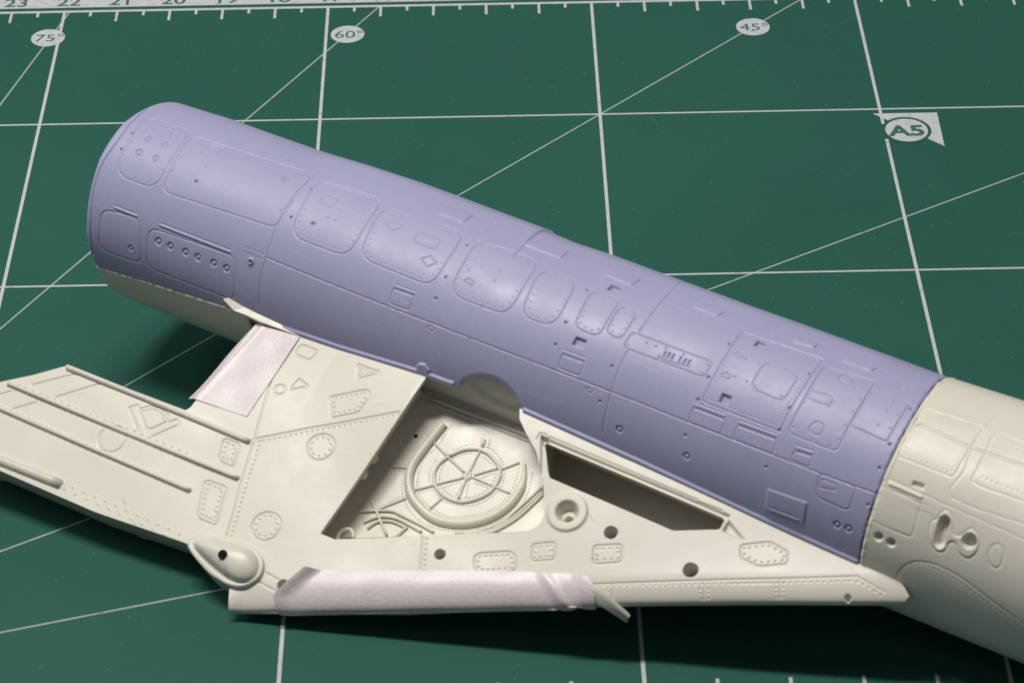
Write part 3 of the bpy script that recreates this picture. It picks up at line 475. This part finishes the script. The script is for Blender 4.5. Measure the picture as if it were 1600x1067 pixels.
# far side of the resin shell, the closed tail end and the thickness at the wheel arch
us = np.r_[-6.25, np.linspace(-6, SEAM-.006, 60)]; ts = np.linspace(150, 188, 14); Uc, Tc = np.meshgrid(us, ts, indexing='ij')
rc = rf(Uc, Tc)-(rf(Uc, Tc)-R0)*sst((Tc-150)/30)-.1*(1-sst((Tc-150)/30))*(sst((Uc+3.6)/.9)*(1-sst((Uc-5.6)/.9)))
def grid_faces(n, m, flip=False):
    I = np.arange(n*m).reshape(n, m); q = np.stack([I[:-1, :-1], I[1:, :-1], I[1:, 1:], I[:-1, 1:]], -1).reshape(-1, 4); return q[:, ::-1] if flip else q
part('far_skin', fpt(Uc, Tc, rc).reshape(-1, 3), grid_faces(*Uc.shape), M_RESIN, resin)
ts = np.linspace(-11, 188, 60); ru = np.interp(ts, rim_t, rim_u)
c0 = fpt(ru, ts, rf(ru, ts)-.04); c1 = fpt(ru+.25, ts, np.full(60, R0-.16)); ctr = A+D*(-6.0)
part('tail_rim', np.vstack([c0, c1]), grid_faces(2, 60), M_RESIN, resin)
part('tail_plug', np.vstack([c1, [ctr]]), [(i, i+1, 60) for i in range(59)], M_RESIN, resin)
ua = np.linspace(arch[0, 0]-.03, arch[-1, 0]+.03, 50); ta = th_low(ua)
part('wheel_arch', np.vstack([fpt(ua, ta+.3, np.full(50, R0+.002)), fpt(ua, ta-1.2, np.full(50, R0-.03)), fpt(ua, ta-5.5*np.sin(np.linspace(.1, 3.04, 50)), np.full(50, R0-.10)), fpt(ua, ta-5.*np.sin(np.linspace(.1, 3.04, 50)), np.full(50, R0-.22))]), grid_faces(4, 50), M_RESIN, resin)

# ---- cream nose section -----------------------------------------------------------
U, TH = skin(SEAM+.006, 10.4, .0145, lambda u: np.full_like(u, -62.), 150., .0125)
R = Relief(U, TH*K); names = {}
do_panels(R, NOSE, names)
for L in DATA['FL'][5:7]: R.line(smooth(arc(L), 4), .018, .02)
for L in DATA['FL'][7:10]: R.line(smooth(arc(L), 3), .015, .010)
R.line(smooth(arc(DATA['FL'][10]), 5), .018, .010)
for P, s in DATA['FR']: R.dots(resample(smooth(arc(P), 5), s), .0135, .011)
R.dots(np.array([(u, t*K) for u, t, r in DATA['FD'] if u > SEAM and r < .018]), .0145, .014)
R.poly(arc(DATA['FQ'][4]), -.05, .03)
for P, h in DATA['FB'][8:]: R.line(arc(P), .03, h, up=True)
for u, t, r in DATA['FH']: R.disc((u, t*K), r*1.15, -.085, .05)
g0, g1, g2, g3 = DATA['FG']
R.poly(smooth(arc(g2), 3, True), .009, .03); R.line(smooth(arc(g2), 3, True), .017, .012, True)
a, b = arc(g0); 
w = R.win(min(a[0], b[0])-.15, min(a[1], b[1])-.15, max(a[0], b[0])+.15, max(a[1], b[1])+.15); R.add[w] -= .11*sst((.082-sdist(R.X[w], R.Y[w], a, b))/.035)
R.disc(arc(g1)[0], .105, -.11, .035)
R.line(smooth(arc(g3), 3, True), .016, .014, True)
dots = resample(smooth(arc(DATA['FL'][10]), 5), .09)[4:22]
R.dots(dots+np.array([.12, -.25]), .012, .008); R.dots(dots+np.array([.2, -.45]), .012, .008)
rr = rf(U, TH)+.006+R.h(); rr -= .028*(1-np.clip((U-SEAM)/.03, 0, 1)); rr[:4] += np.convolve(rng.normal(0, 1, U.shape[1]+6), np.ones(7)/7, 'valid')*.014
nose = build_skin(fpt(U, TH, rr)-OFF, R, names, 'nose_section', M_NOSE, model)
us = np.linspace(SEAM+.006, 10.4, 24); ts = np.linspace(150, 298, 50); Uc, Tc = np.meshgrid(us, ts, indexing='ij')
rc = R0+.006+(rf(Uc, Tc)-R0)*(1-sst((Tc-150)/50))
part('nose_underside', fpt(Uc, Tc, rc).reshape(-1, 3), grid_faces(*Uc.shape), M_NOSE, nose)
ts = np.linspace(-62, 298, 90); e = fpt(np.full(90, 10.4), ts, rf(np.full(90, 10.4), np.where(ts > 150, np.maximum(70, 300-ts), ts))); 
part('nose_bulkhead', np.vstack([e, [A+D*10.4]]), [(i, i+1, 90) for i in range(89)], M_NOSE, nose)

# ---- cream lower fuselage half ------------------------------------------------------
def th_cream(u): return np.where(u < -3.3, th_low(u)-.25, np.interp(u, [-3.3, -3.0], [-2.4, -30.]))
us = np.r_[np.linspace(-6.36, -6.0, 14), np.linspace(-5.95, -3.3, 90), np.linspace(-3.28, -2.9, 8), np.linspace(-2.7, SEAM-.006, 40)]; ts = np.r_[0, .003, .006, np.linspace(.02, 1, 60)]
lo = th_cream(us); Tc = lo[:, None]+(-172-lo)[:, None]*ts[None]; Uc = np.repeat(us[:, None], len(ts), 1)
Uc = Uc+(np.interp(Tc, rim_t, rim_u)+6.36)*np.clip(1-(Uc+6.36)/1.2, 0, 1)
rc = np.full(Uc.shape, R0-.006); rc[:, 0] -= .022; rc[:, 1] -= .008; rough = rng.normal(0, 1, (len(us), 1)); rc[:, :3] += .009*rough; rc[:, 1:3] += .014
ed = Uc-np.interp(Tc, rim_t, rim_u); rc -= .05*(1-np.sqrt(np.clip(1-(1-np.clip(ed/.09, 0, 1))**2, 0, 1)))
lower = part('lower_fuselage', fpt(Uc, Tc, rc).reshape(-1, 3), grid_faces(*Uc.shape, flip=True), M_NOSE)

# ---- wing glove ------------------------------------------------------------------------
root = [(u, 1.22) for u in (-2.6, -1, 0.5, 2, 3.5, 5, 6.2)]+[(7.0, 1.30)]
OUT = [tuple(p) for p in DATA['WOUT']]+root+[tuple(p) for p in DATA['WEND']]+[tuple(p) for p in DATA['WLE']]+[tuple(p) for p in DATA['WAFT']]
OUT = np.array(OUT)
BAY = np.array([tuple(p) for p in DATA['BAY']]+[(1.36, .9), (-.16, .9)])
BAY = np.vstack([rounded(BAY[:3], .0)[:0], BAY])
SLOT = rounded(DATA['SLOT'], .03, 3)
HS = .0128
gx = np.arange(OUT[:, 0].min()-HS*2, OUT[:, 0].max()+HS*2, HS); gy = np.arange(OUT[:, 1].min()-HS*2, OUT[:, 1].max()+HS*2, HS)
X, Y = np.meshgrid(gx, gy, indexing='ij')
ins = inside(OUT, X, Y) & ~inside(BAY, X, Y) & ~inside(SLOT, X, Y)
on = np.zeros(X.shape, bool); best = np.full(X.shape, 9.); NX, NY = X.copy(), Y.copy()
for P in (OUT, BAY, SLOT):
    Q = resample(P, .6, True) if False else P
    for i in range(len(Q)):
        a, b = Q[i], Q[(i+1) % len(Q)]
        nseg = max(1, int(np.linalg.norm(b-a)/.4))
        for k in range(nseg):
            p, r = a+(b-a)*k/nseg, a+(b-a)*(k+1)/nseg
            i0 = max(0, int((min(p[0], r[0])-gx[0])/HS)-1); i1 = int((max(p[0], r[0])-gx[0])/HS)+3; j0 = max(0, int((min(p[1], r[1])-gy[0])/HS)-1); j1 = int((max(p[1], r[1])-gy[0])/HS)+3
            w = (slice(i0, i1), slice(j0, j1)); d = r-p; t = np.clip(((X[w]-p[0])*d[0]+(Y[w]-p[1])*d[1])/(d@d+1e-12), 0, 1)
            qx, qy = p[0]+t*d[0], p[1]+t*d[1]; dd = np.hypot(X[w]-qx, Y[w]-qy); z = (dd < HS*.55) & (dd < best[w])
            best[w] = np.where(z, dd, best[w]); NX[w] = np.where(z, qx, NX[w]); NY[w] = np.where(z, qy, NY[w]); on[w] |= z
ok = ins | on
R = Relief(X, Y); names = {}
pid = 1
for nm, pts, r, i_, sp in DATA['GP']:
    P = rounded(pts, r); R.line(P, .016, .018, True); R.poly(P, 0, pid=pid); names[pid] = nm; pid += 1
    if sp: R.dots(resample(inset(P, i_), sp, True), .016, .017)
for u, v, r, k in DATA['GC']:
    P = np.array([(u+r*math.cos(a), v+r*math.sin(a)) for a in np.linspace(0, 2*math.pi, 49)[:-1]]); R.line(P, .016, .018, True)
    R.poly(P, 0, pid=pid); names[pid] = 'access_panel'; pid += 1
    if k: R.dots(resample(inset(P, .055), .095, True), .016, .017)
for L in DATA['GL']: R.line(L, .016, .018)
for P, r in DATA['RIB'][1:]:                       # slotted seam along the near foot of each rib
    Q = resample(P, .125)+np.array([.0, .055])
    for a, b in zip(Q[:-1], Q[1:]): R.line(np.array([a+(b-a)*.12, a+(b-a)*.88]), .02, .02)
for P, s, k in DATA['GR']: R.dots(resample(P, s), .016, .017, up=k > 0)
for u, v, r in DATA['GH']: R.disc((u, v), r*1.12, -.45, .025)
cup = DATA['CUP'][0]; R.disc(cup, .30, .028, .03); R.disc(cup, .175, -.17, .09); R.disc((cup[0]+.03, cup[1]+.06), .06, -.2, .03)
R.disc(DATA['NOTCH'][0], .05, -.08, .03)
# panel ledge round the slot
LED = inset(rounded([(1.80, 1.50), (4.86, 1.50), (4.86, 1.80), (4.24, 2.09), (2.20, 2.09), (1.80, 1.9)], .05), 0)
R.poly(np.array([(1.83, 1.535), (4.80, 1.535), (4.80, 1.66), (1.93, 1.66)]), -.045, .02)
R.poly(np.array([(1.83, 1.53), (1.96, 1.53), (2.20, 2.02), (2.10, 2.06)]), -.04, .02)
R.poly(np.array([(4.80, 1.60), (5.18, 1.80), (4.80, 1.80)]), -.05, .03)
# shallow sink marks and a thumb scuff in the moulding
hz = hg(NX, NY)+R.h()
hz += .006*np.sin(X*2.3+1)*np.sin(Y*2.9)
Vg = gpt(NX, NY, hz)-OFF; I = np.arange(X.size).reshape(X.shape)
c4 = np.stack([I[:-1, :-1], I[1:, :-1], I[1:, 1:], I[:-1, 1:]], -1).reshape(-1, 4); okf = ok.ravel()[c4]; insf = ins.ravel()[c4]
cnt = okf.sum(1); full = (cnt == 4) & (insf.any(1) | (okf.sum(1) == 4))
cx = X.ravel()[c4].mean(1); cyv = Y.ravel()[c4].mean(1); ccin = inside(OUT, cx, cyv) & ~inside(BAY, cx, cyv) & ~inside(SLOT, cx, cyv)
q4 = c4[(cnt == 4) & ccin]; pid4 = R.pid[:-1, :-1].ravel()[(cnt == 4) & ccin]
m3 = (cnt == 3) & insf.any(1); q3 = np.array([r[o] for r, o in zip(c4[m3], okf[m3])]) if m3.any() else np.zeros((0, 3), int)
Pg = Vg.reshape(-1, 3); fn = np.cross(Pg[q4[:, 2]]-Pg[q4[:, 0]], Pg[q4[:, 3]]-Pg[q4[:, 1]]); sgn = np.sign((fn@GN).mean())
if sgn < 0: q4 = q4[:, ::-1]; fn = -fn
Ng = vnormals(Pg, q4, fn); bad = (np.abs(Ng).sum(1) < .1); Ng[bad] = GN
wing = emit('wing_glove', Pg, Ng, q4[pid4 == 0], M_CREAM, model)
f3 = np.cross(Pg[q3[:, 1]]-Pg[q3[:, 0]], Pg[q3[:, 2]]-Pg[q3[:, 0]]); q3 = np.where((f3@GN)[:, None] < 0, q3[:, ::-1], q3)
emit('edge_skin', Pg, Ng, q3, M_CREAM, wing)
for k, nm in names.items():
    s = q4[pid4 == k]
    if len(s): emit(nm, Pg, Ng, s, M_CREAM, wing)
def ring_wall(P, tops, bots, name, parent, mat=M_CREAM, closed=True):
    """vertical wall hanging from an outline in the wing plane"""
    Q = resample(P, .05, closed); u, v = Q[:, 0], Q[:, 1]; rows = [gpt(u, v, hg(u, v)+.0)]; I0 = inset(Q, 1.0)-Q
    if not closed: I0[0], I0[-1] = I0[1], I0[-2]
    for du, w in bots: 
        z = w(u, v) if callable(w) else np.full(len(u), w); rows.append(gpt(u+du*I0[:, 0], v+du*I0[:, 1], z))
    n = len(Q); V = np.vstack(rows); F = []
    for k in range(len(rows)-1):
        for i in range(n if closed else n-1): j = (i+1) % n; F.append((k*n+i, k*n+j, (k+1)*n+j, (k+1)*n+i))
    return part(name, V, F, mat, parent, smooth=False)
def w_bot(u, v): return -.2-.47*sst(dle(u, v)/.9)
EDGE = np.vstack([DATA['WEND'], DATA['WLE'], DATA['WAFT'], DATA['WOUT'][:10]])
ring_wall(EDGE, None, [(-.004, lambda u, v: hg(u, v)-.015), (0, lambda u, v: hg(u, v)-.045), (.05, lambda u, v: hg(u, v)-.075), (.07, lambda u, v: np.minimum(hg(u, v)-.09, w_bot(u, v)))], 'wing_edge', wing, closed=False)
Xc, Yc = X[::7, ::7], Y[::7, ::7]; kc = inside(inset(OUT, .05), Xc, Yc); Ic = np.arange(Xc.size).reshape(Xc.shape)
cc = np.stack([Ic[:-1, :-1], Ic[1:, :-1], Ic[1:, 1:], Ic[:-1, 1:]], -1).reshape(-1, 4); cc = cc[kc.ravel()[cc].all(1)]
uq, iv = np.unique(cc, return_inverse=True)
part('wing_underside', gpt(Xc.ravel()[uq], Yc.ravel()[uq], w_bot(Xc.ravel()[uq], Yc.ravel()[uq])), iv.reshape(cc.shape), M_CREAM, wing)
FLOOR = -.5
ring_wall(BAY[2:15], None, [(0, FLOOR)], 'bay_wall', wing, closed=False)
for nm, pts in (('bay_wall', BAY[:3]),):                 # the inboard skin overhangs a set-back wall
    Q = resample(pts, .05); u, v = Q[:, 0], Q[:, 1]; h0 = hg(u, v); bk = .2*np.clip((4.1-v)/.15, 0, 1); n = len(Q)
    V = np.vstack([gpt(u, v, h0), gpt(u-.003, v, h0-.075), gpt(u-bk, v, h0-.08), gpt(u-bk, v, np.full(n, FLOOR-.01))]); part(nm, V, grid_faces(4, n), M_CREAM, wing, smooth=False)
ring_wall(SLOT, None, [(0, lambda u, v: hg(u, v)-.1)], 'slot_rim', wing)

# wheel bay: floor, back wall, duct, ring, spokes, pipes, rivets
fl = inset(np.vstack([BAY[:1]-[.25, 0], BAY[1:2]-[.25, -.05], BAY[2:13], [(1.9, 1.5), (1.9, .95), (-.45, .95)]]), -.03); nf = len(fl)
tri = tessellate_polygon([[Vector((x, y, 0)) for x, y in fl]])
bay = part('wheel_bay', gpt(fl[:, 0], fl[:, 1], np.full(nf, FLOOR)), [tuple(x) for x in tri], M_CREAM, smooth=False)
nb = 60; ub = np.linspace(-.45, 2.1, nb); tb = np.linspace(-21, 48, 30); Ub, Tb = np.meshgrid(ub, tb, indexing='ij')
dish = sst((.62-np.hypot((Ub-.95)*.9, (Tb-14)*K*1.15))/.12)
part('bay_back_wall', fpt(Ub, Tb, R0-.25-.05*dish).reshape(-1, 3), grid_faces(nb, 30), M_CREAM, bay)
led = np.array([(-.2, 1.42), (1.95, 1.40)])
V, F = tube(wing_line(resample(led, .2), FLOOR+.01), .035, 6); part('floor_ledge', V, F, M_CREAM, bay)
V, F = tube(wing_line(resample(led+np.array([0, .07]), .2), FLOOR-.0), .02, 6); part('floor_ledge', V, F, M_CREAM, bay)
V, F = tube(wing_line(smooth(DATA['BDUCT'], 6), FLOOR+.012), .072, 14, taper=np.r_[np.ones(len(smooth(DATA['BDUCT'], 6))-12), np.linspace(1, .25, 12)]); part('duct', V, F, M_CREAM, bay)
rg = smooth(DATA['BRING'], 5, True); V, F = tube(wing_line(np.vstack([rg, rg[:2]]), FLOOR+.010), .028, 10, cap=False); part('ring', V, F, M_CREAM, bay)
for s in DATA['BSPK']: V, F = tube(wing_line(resample(s, .05), FLOOR+.008), .02, 8); part('spoke', V, F, M_CREAM, bay)
for s in DATA['BPIPE']: V, F = tube(wing_line(smooth(s, 6), FLOOR+.02), .022, 8); part('pipe', V, F, M_CREAM, bay)
hb = np.array(DATA['BSPK'][0][0]); V, F = tube(gpt(np.full(3, hb[0]), np.full(3, hb[1]), FLOOR+np.array([-.01, .012, .02])), .085, 12, taper=[1, .9, .4]); part('hub', V, F, M_CREAM, bay)
rv, rfc = [], []
for P, s in DATA['BRIV']:
    for q in resample(smooth(P, 4), s):
        a0 = rng.uniform(0, 6.3); b0 = len(rv); r_ = .017*rng.uniform(.8, 1.2)
        for k in range(6): rv.append(gpt(np.array(q[0]+r_*math.cos(a0-k*math.pi/3)), np.array(q[1]+r_*math.sin(a0-k*math.pi/3)), np.array(FLOOR+.0)))
        for k in range(6): rv.append(gpt(np.array(q[0]+r_*.55*math.cos(a0-k*math.pi/3)), np.array(q[1]+r_*.55*math.sin(a0-k*math.pi/3)), np.array(FLOOR+.011)))
        rfc += [(b0+k, b0+(k+1) % 6, b0+6+(k+1) % 6, b0+6+k) for k in range(6)]+[tuple(b0+6+k for k in range(6))]
part('rivet_rows', np.array(rv), rfc, M_CREAM, bay, smooth=False, kind='stuff')
h = DATA['BHOLE']; pts = disc_pts(h, .032, 16); part('drain_hole', gpt(np.array([p[0] for p in pts]), np.array([p[1] for p in pts]), np.full(16, FLOOR+.002)), [tuple(range(16))], M_DARK, bay, smooth=False)
V, F = tube(wing_line(smooth(DATA['BLOOP'], 6), -.36), .03, 8); part('bracket_loop', V, F, M_CREAM, bay)
for u, v in DATA['KNOB']:
    V, F = tube(gpt(np.full(5, u)+np.array([-.1, .02, .05, .07, .08]), np.full(5, v), np.full(5, -.27)), .085, 12, taper=[1, 1, .9, .6, .2]); part('hinge_knuckle', V, F, M_CREAM, bay)
# slot interior
sf = np.array([(1.86, 1.42), (4.86, 1.42), (4.86, 1.95), (4.3, 2.6), (2.5, 2.6), (2.17, 2.2)]); k = len(sf)
slot = part('slot_trough', np.vstack([gpt(sf[:, 0], sf[:, 1], np.full(k, -.85)), gpt(sf[:, 0], sf[:, 1], np.full(k, -.1))]), [tuple(range(k))]+[(i, (i+1) % k, k+(i+1) % k, k+i) for i in range(k)], M_CREAM, smooth=False)
cap = rounded(DATA['SLOTHOLE'], .05); part('slot_opening', gpt(cap[:, 0], cap[:, 1], np.full(len(cap), -.842)), [tuple(range(len(cap)))], M_DARK, slot, smooth=False)

# ribs, rail and the teardrop fairing standing on the wing
for P, r in DATA['RIB']:
    r *= .78
    Q = resample(P, .12); V, F = tube(gpt(Q[:, 0], Q[:, 1], hg(Q[:, 0], Q[:, 1])+r*.35), r, 10); part('stiffener_rib', V, F, M_CREAM, wing)
P = np.array(DATA['RAIL']); Q = resample(P, .2); n = len(Q)
prof = [(-.07, -.02), (-.055, .065), (0, .075), (.055, .065), (.085, -.02)]
V = np.vstack([gpt(Q[:, 0], Q[:, 1]+dv, hg(Q[:, 0], Q[:, 1])+w) for dv, w in prof]); F = [tuple(x) for x in grid_faces(5, n)]+[tuple(k*n+n-1 for k in range(5)), tuple(k*n for k in range(5))[::-1]]
part('edge_rail', V, F, M_CREAM, wing)
def polar(P, n=64):
    P = smooth(np.array(P), 4, True); return resample(P, 1e9, True) if False else P[np.linspace(0, len(P), n, endpoint=False).astype(int)]
def align(P, c, n=64):
    P = smooth(np.array(P), 6, True); a = np.arctan2(P[:, 1]-c[1], P[:, 0]-c[0]); r = np.hypot(P[:, 0]-c[0], P[:, 1]-c[1]); o = np.argsort(a); t = np.linspace(-math.pi, math.pi, n, endpoint=False)
    rr_ = np.interp(t, a[o], r[o], period=2*math.pi); return np.stack([c[0]+rr_*np.cos(t), c[1]+rr_*np.sin(t)], 1)
cI = np.array(DATA['TEARI']).mean(0); PO = align(DATA['TEAR'], cI); PI = align(DATA['TEARI'], cI)
rings = [(PO*.96+cI*.04, -.42), (PO*.985+cI*.015, -.1), (PO, 0.0), (PO, .035), (PO*.985+cI*.015, .06), (PO*.95+cI*.05, .07), (PI*.5+PO*.5, .066), (PI*1.02-cI*.02, .06)]
for k in range(1, 11):
    t = k/10; rings.append((cI+(PI-cI)*math.cos(t*math.pi/2*.999), .06+.17*math.sin(t*math.pi/2)**.9))
V = np.vstack([gpt(P[:, 0], P[:, 1], hg(np.full(64, cI[0]), np.full(64, cI[1]))+w) for P, w in rings]); nr = len(rings)
F = [(k*64+i, k*64+(i+1) % 64, (k+1)*64+(i+1) % 64, (k+1)*64+i) for k in range(nr-1) for i in range(64)]
tear = part('teardrop_fairing', V, F, M_CREAM, wing)
ht = np.array(DATA['TEARH'][0]); ax = ht-cI
d0 = gpt(np.full(1, ht[0]), np.full(1, ht[1]), np.full(1, .215))[0]
nrm = GN-.25*D*np.sign(ax[0])*-1; 
V, F = tube([d0-GN*.2, d0+GN*.028, d0+GN*.032], .068, 18, taper=[1, 1, .98]); part('mounting_hole', V, F, M_DARK, tear, smooth=False)
# ledge of the glove root that runs on to a pointed tip along the fuselage
P = np.array(DATA['TAB']); n = len(P); wt = np.interp(P[:, 0], [-3.75, -3.6, -3.45, -2.5], [.05, .06, .02, -.05])
ca = gpt(P[:, 0], P[:, 1], wt); cb = gpt(P[:, 0], P[:, 1], wt-.02)-GN*0; cd = gpt(P[:, 0], P[:, 1]-.02, wt-.16)
part('root_ledge', np.vstack([ca, cb, cd]), [tuple(range(n))]+[(k*n+i, k*n+(i+1) % n, (k+1)*n+(i+1) % n, (k+1)*n+i) for k in (0, 1) for i in range(n)], M_CREAM, wing, smooth=False)

# ================================================================== masking tape and the loose sliver
def sheet(name, G, mat, thick, label, cat, group=None):
    """a thin two-sided sheet from an (n,m,3) grid in world cm"""
    n, m = G.shape[:2]; P = G.reshape(-1, 3); q = grid_faces(n, m); fn = np.cross(P[q[:, 2]]-P[q[:, 0]], P[q[:, 3]]-P[q[:, 1]])
    N = vnormals(P, q, fn); base = P.mean(0); base[2] = P[:, 2].min()
    b = np.array([0., 0., 0.])
    I = np.arange(n*m).reshape(n, m); rim = np.r_[I[:, 0], I[-1, 1:], I[::-1, -1][1:], I[0, ::-1][1:-1]]
    V = np.vstack([P, P-N*thick])-base; F = [tuple(x) for x in q]+[tuple(x[::-1]+n*m) for x in q]+[(rim[k], rim[k]+n*m, rim[(k+1) % len(rim)]+n*m, rim[(k+1) % len(rim)]) for k in range(len(rim))]
    me = mesh_np(V, F, np.vstack([N, -N])); o = link_mesh(name, me, mat); o.location = base*CM; tag(o, label, cat, group); return o
T = np.array(DATA['TAPE']); n, m = 44, 60
s = np.linspace(-.13, 1, n); t = np.linspace(0, 1, m); Sg, Tg = np.meshgrid(s, t, indexing='ij')
left = T[0]+(T[3]-T[0])*Tg[..., None]; right = T[1]+(T[2]-T[1])*Tg[..., None]
Pt = left+(right-left)*np.clip(Sg, 0, 1)[..., None]; over = np.clip(-Sg/.13, 0, 1)
uu = Pt[..., 0]-.15*over; vv = Pt[..., 1]; ww = hg(uu, vv)+.009+.006*np.exp(-((Sg-.02)/.05)**2)-.115*over
ww += .004*np.sin(Tg*9)*np.sin(Sg*7)
uu = uu-.02*over*np.sin(Tg*5.5+.4)
sheet('masking_tape', gpt(uu, vv, ww)[::-1] if False else gpt(uu, vv, ww), M_TAPE, .006, 'short square-cut pinkish tape patch wrapped over the notch edge beside the fuselage', 'tape', 'tape on the model wing')
# long strip over the leading edge
n, m = 150, 34
s0, s1 = [(np.array(p)-LE0)@LD for p in ((-.47, 5.30), (3.66, 3.42))]
if s1 < s0: LD = -LD; s0, s1 = -s0, -s1
top_q = lambda s: np.interp(s, [s0, s0+.3, s0+2.2, s0+3.4, s1-.3, s1-.1, s1], [.60, .56, .50, .46, .40, .33, .2])
S, C_ = np.meshgrid(np.linspace(s0, s1, n), np.linspace(0, 1, m), indexing='ij')
S = S+(1-sst((S-s0)/.7))*(.42*np.clip(1-C_/.42, 0, 1)+.1*np.clip((C_-.45)/.5, 0, 1))
wr = (.02*np.sin(S*5.1)+.008*np.sin(S*11.3+1)+.01*np.sin(S*2.2))
qq = top_q(S)*(1-np.clip(C_/.62, 0, 1)); 
base_u = LE0[0]+S*LD[0]+qq*LN[0]; base_v = LE0[1]+S*LD[1]+qq*LN[1]
ww = hg(base_u, base_v)+.022+.02*np.sin(np.clip(C_/.62, 0, 1)*math.pi)
under = np.clip((C_-.62)/.38, 0, 1)
outw = .02*np.sin(under*math.pi*.75)+.03*np.clip(C_/.62, 0, 1)
base_u -= LN[0]*outw; base_v -= LN[1]*outw; ww -= under*.03
endk = sst((S-(s1-1.0))/1.0)
diag = (S-(s1-.75))-(.9*C_)*.6
ww += .085*endk*np.exp(-(diag/.08)**2)-.04*endk*np.exp(-((diag+.16)/.07)**2)+.05*endk*sst((S-(s1-.35))/.2)*(1-C_)+.6*wr*np.sin(C_*math.pi)*.5
startk = 1-sst((S-s0-.42*np.clip(1-C_/.42, 0, 1))/.3)
ww += .10*startk**2*np.clip(1-C_/.6, 0, 1)+.03*startk
base_u += -.12*startk*(C_-.3)*0
Gt = gpt(base_u, base_v, ww)
sheet('masking_tape', Gt, M_TAPE, .012, 'long wrinkled pinkish tape strip wrapped along the sharp leading edge', 'tape', 'tape on the model wing')
# folded-back corner of the long strip
# curved sliver poking out of the strip
bl0 = np.array([3.56, 3.30]); bl1 = np.array([4.10, 3.37]); k = 22; t = np.linspace(0, 1, k)
cu = bl0[0]+(bl1[0]-bl0[0])*t; cv = bl0[1]+(bl1[1]-bl0[1])*t; cw = -.02-.30*t**1.6
wd = .085*(1-.95*t**1.6)
G1 = np.stack([gpt(cu+.03*0, cv-wd*.6, cw+.03), gpt(cu, cv, cw+.045), gpt(cu, cv+wd, cw-.05)], 1)
sheet('plastic_sliver', G1, M_CREAM, .05, 'thin curved cream plastic sliver poking out from the end of the tape strip', 'plastic part')
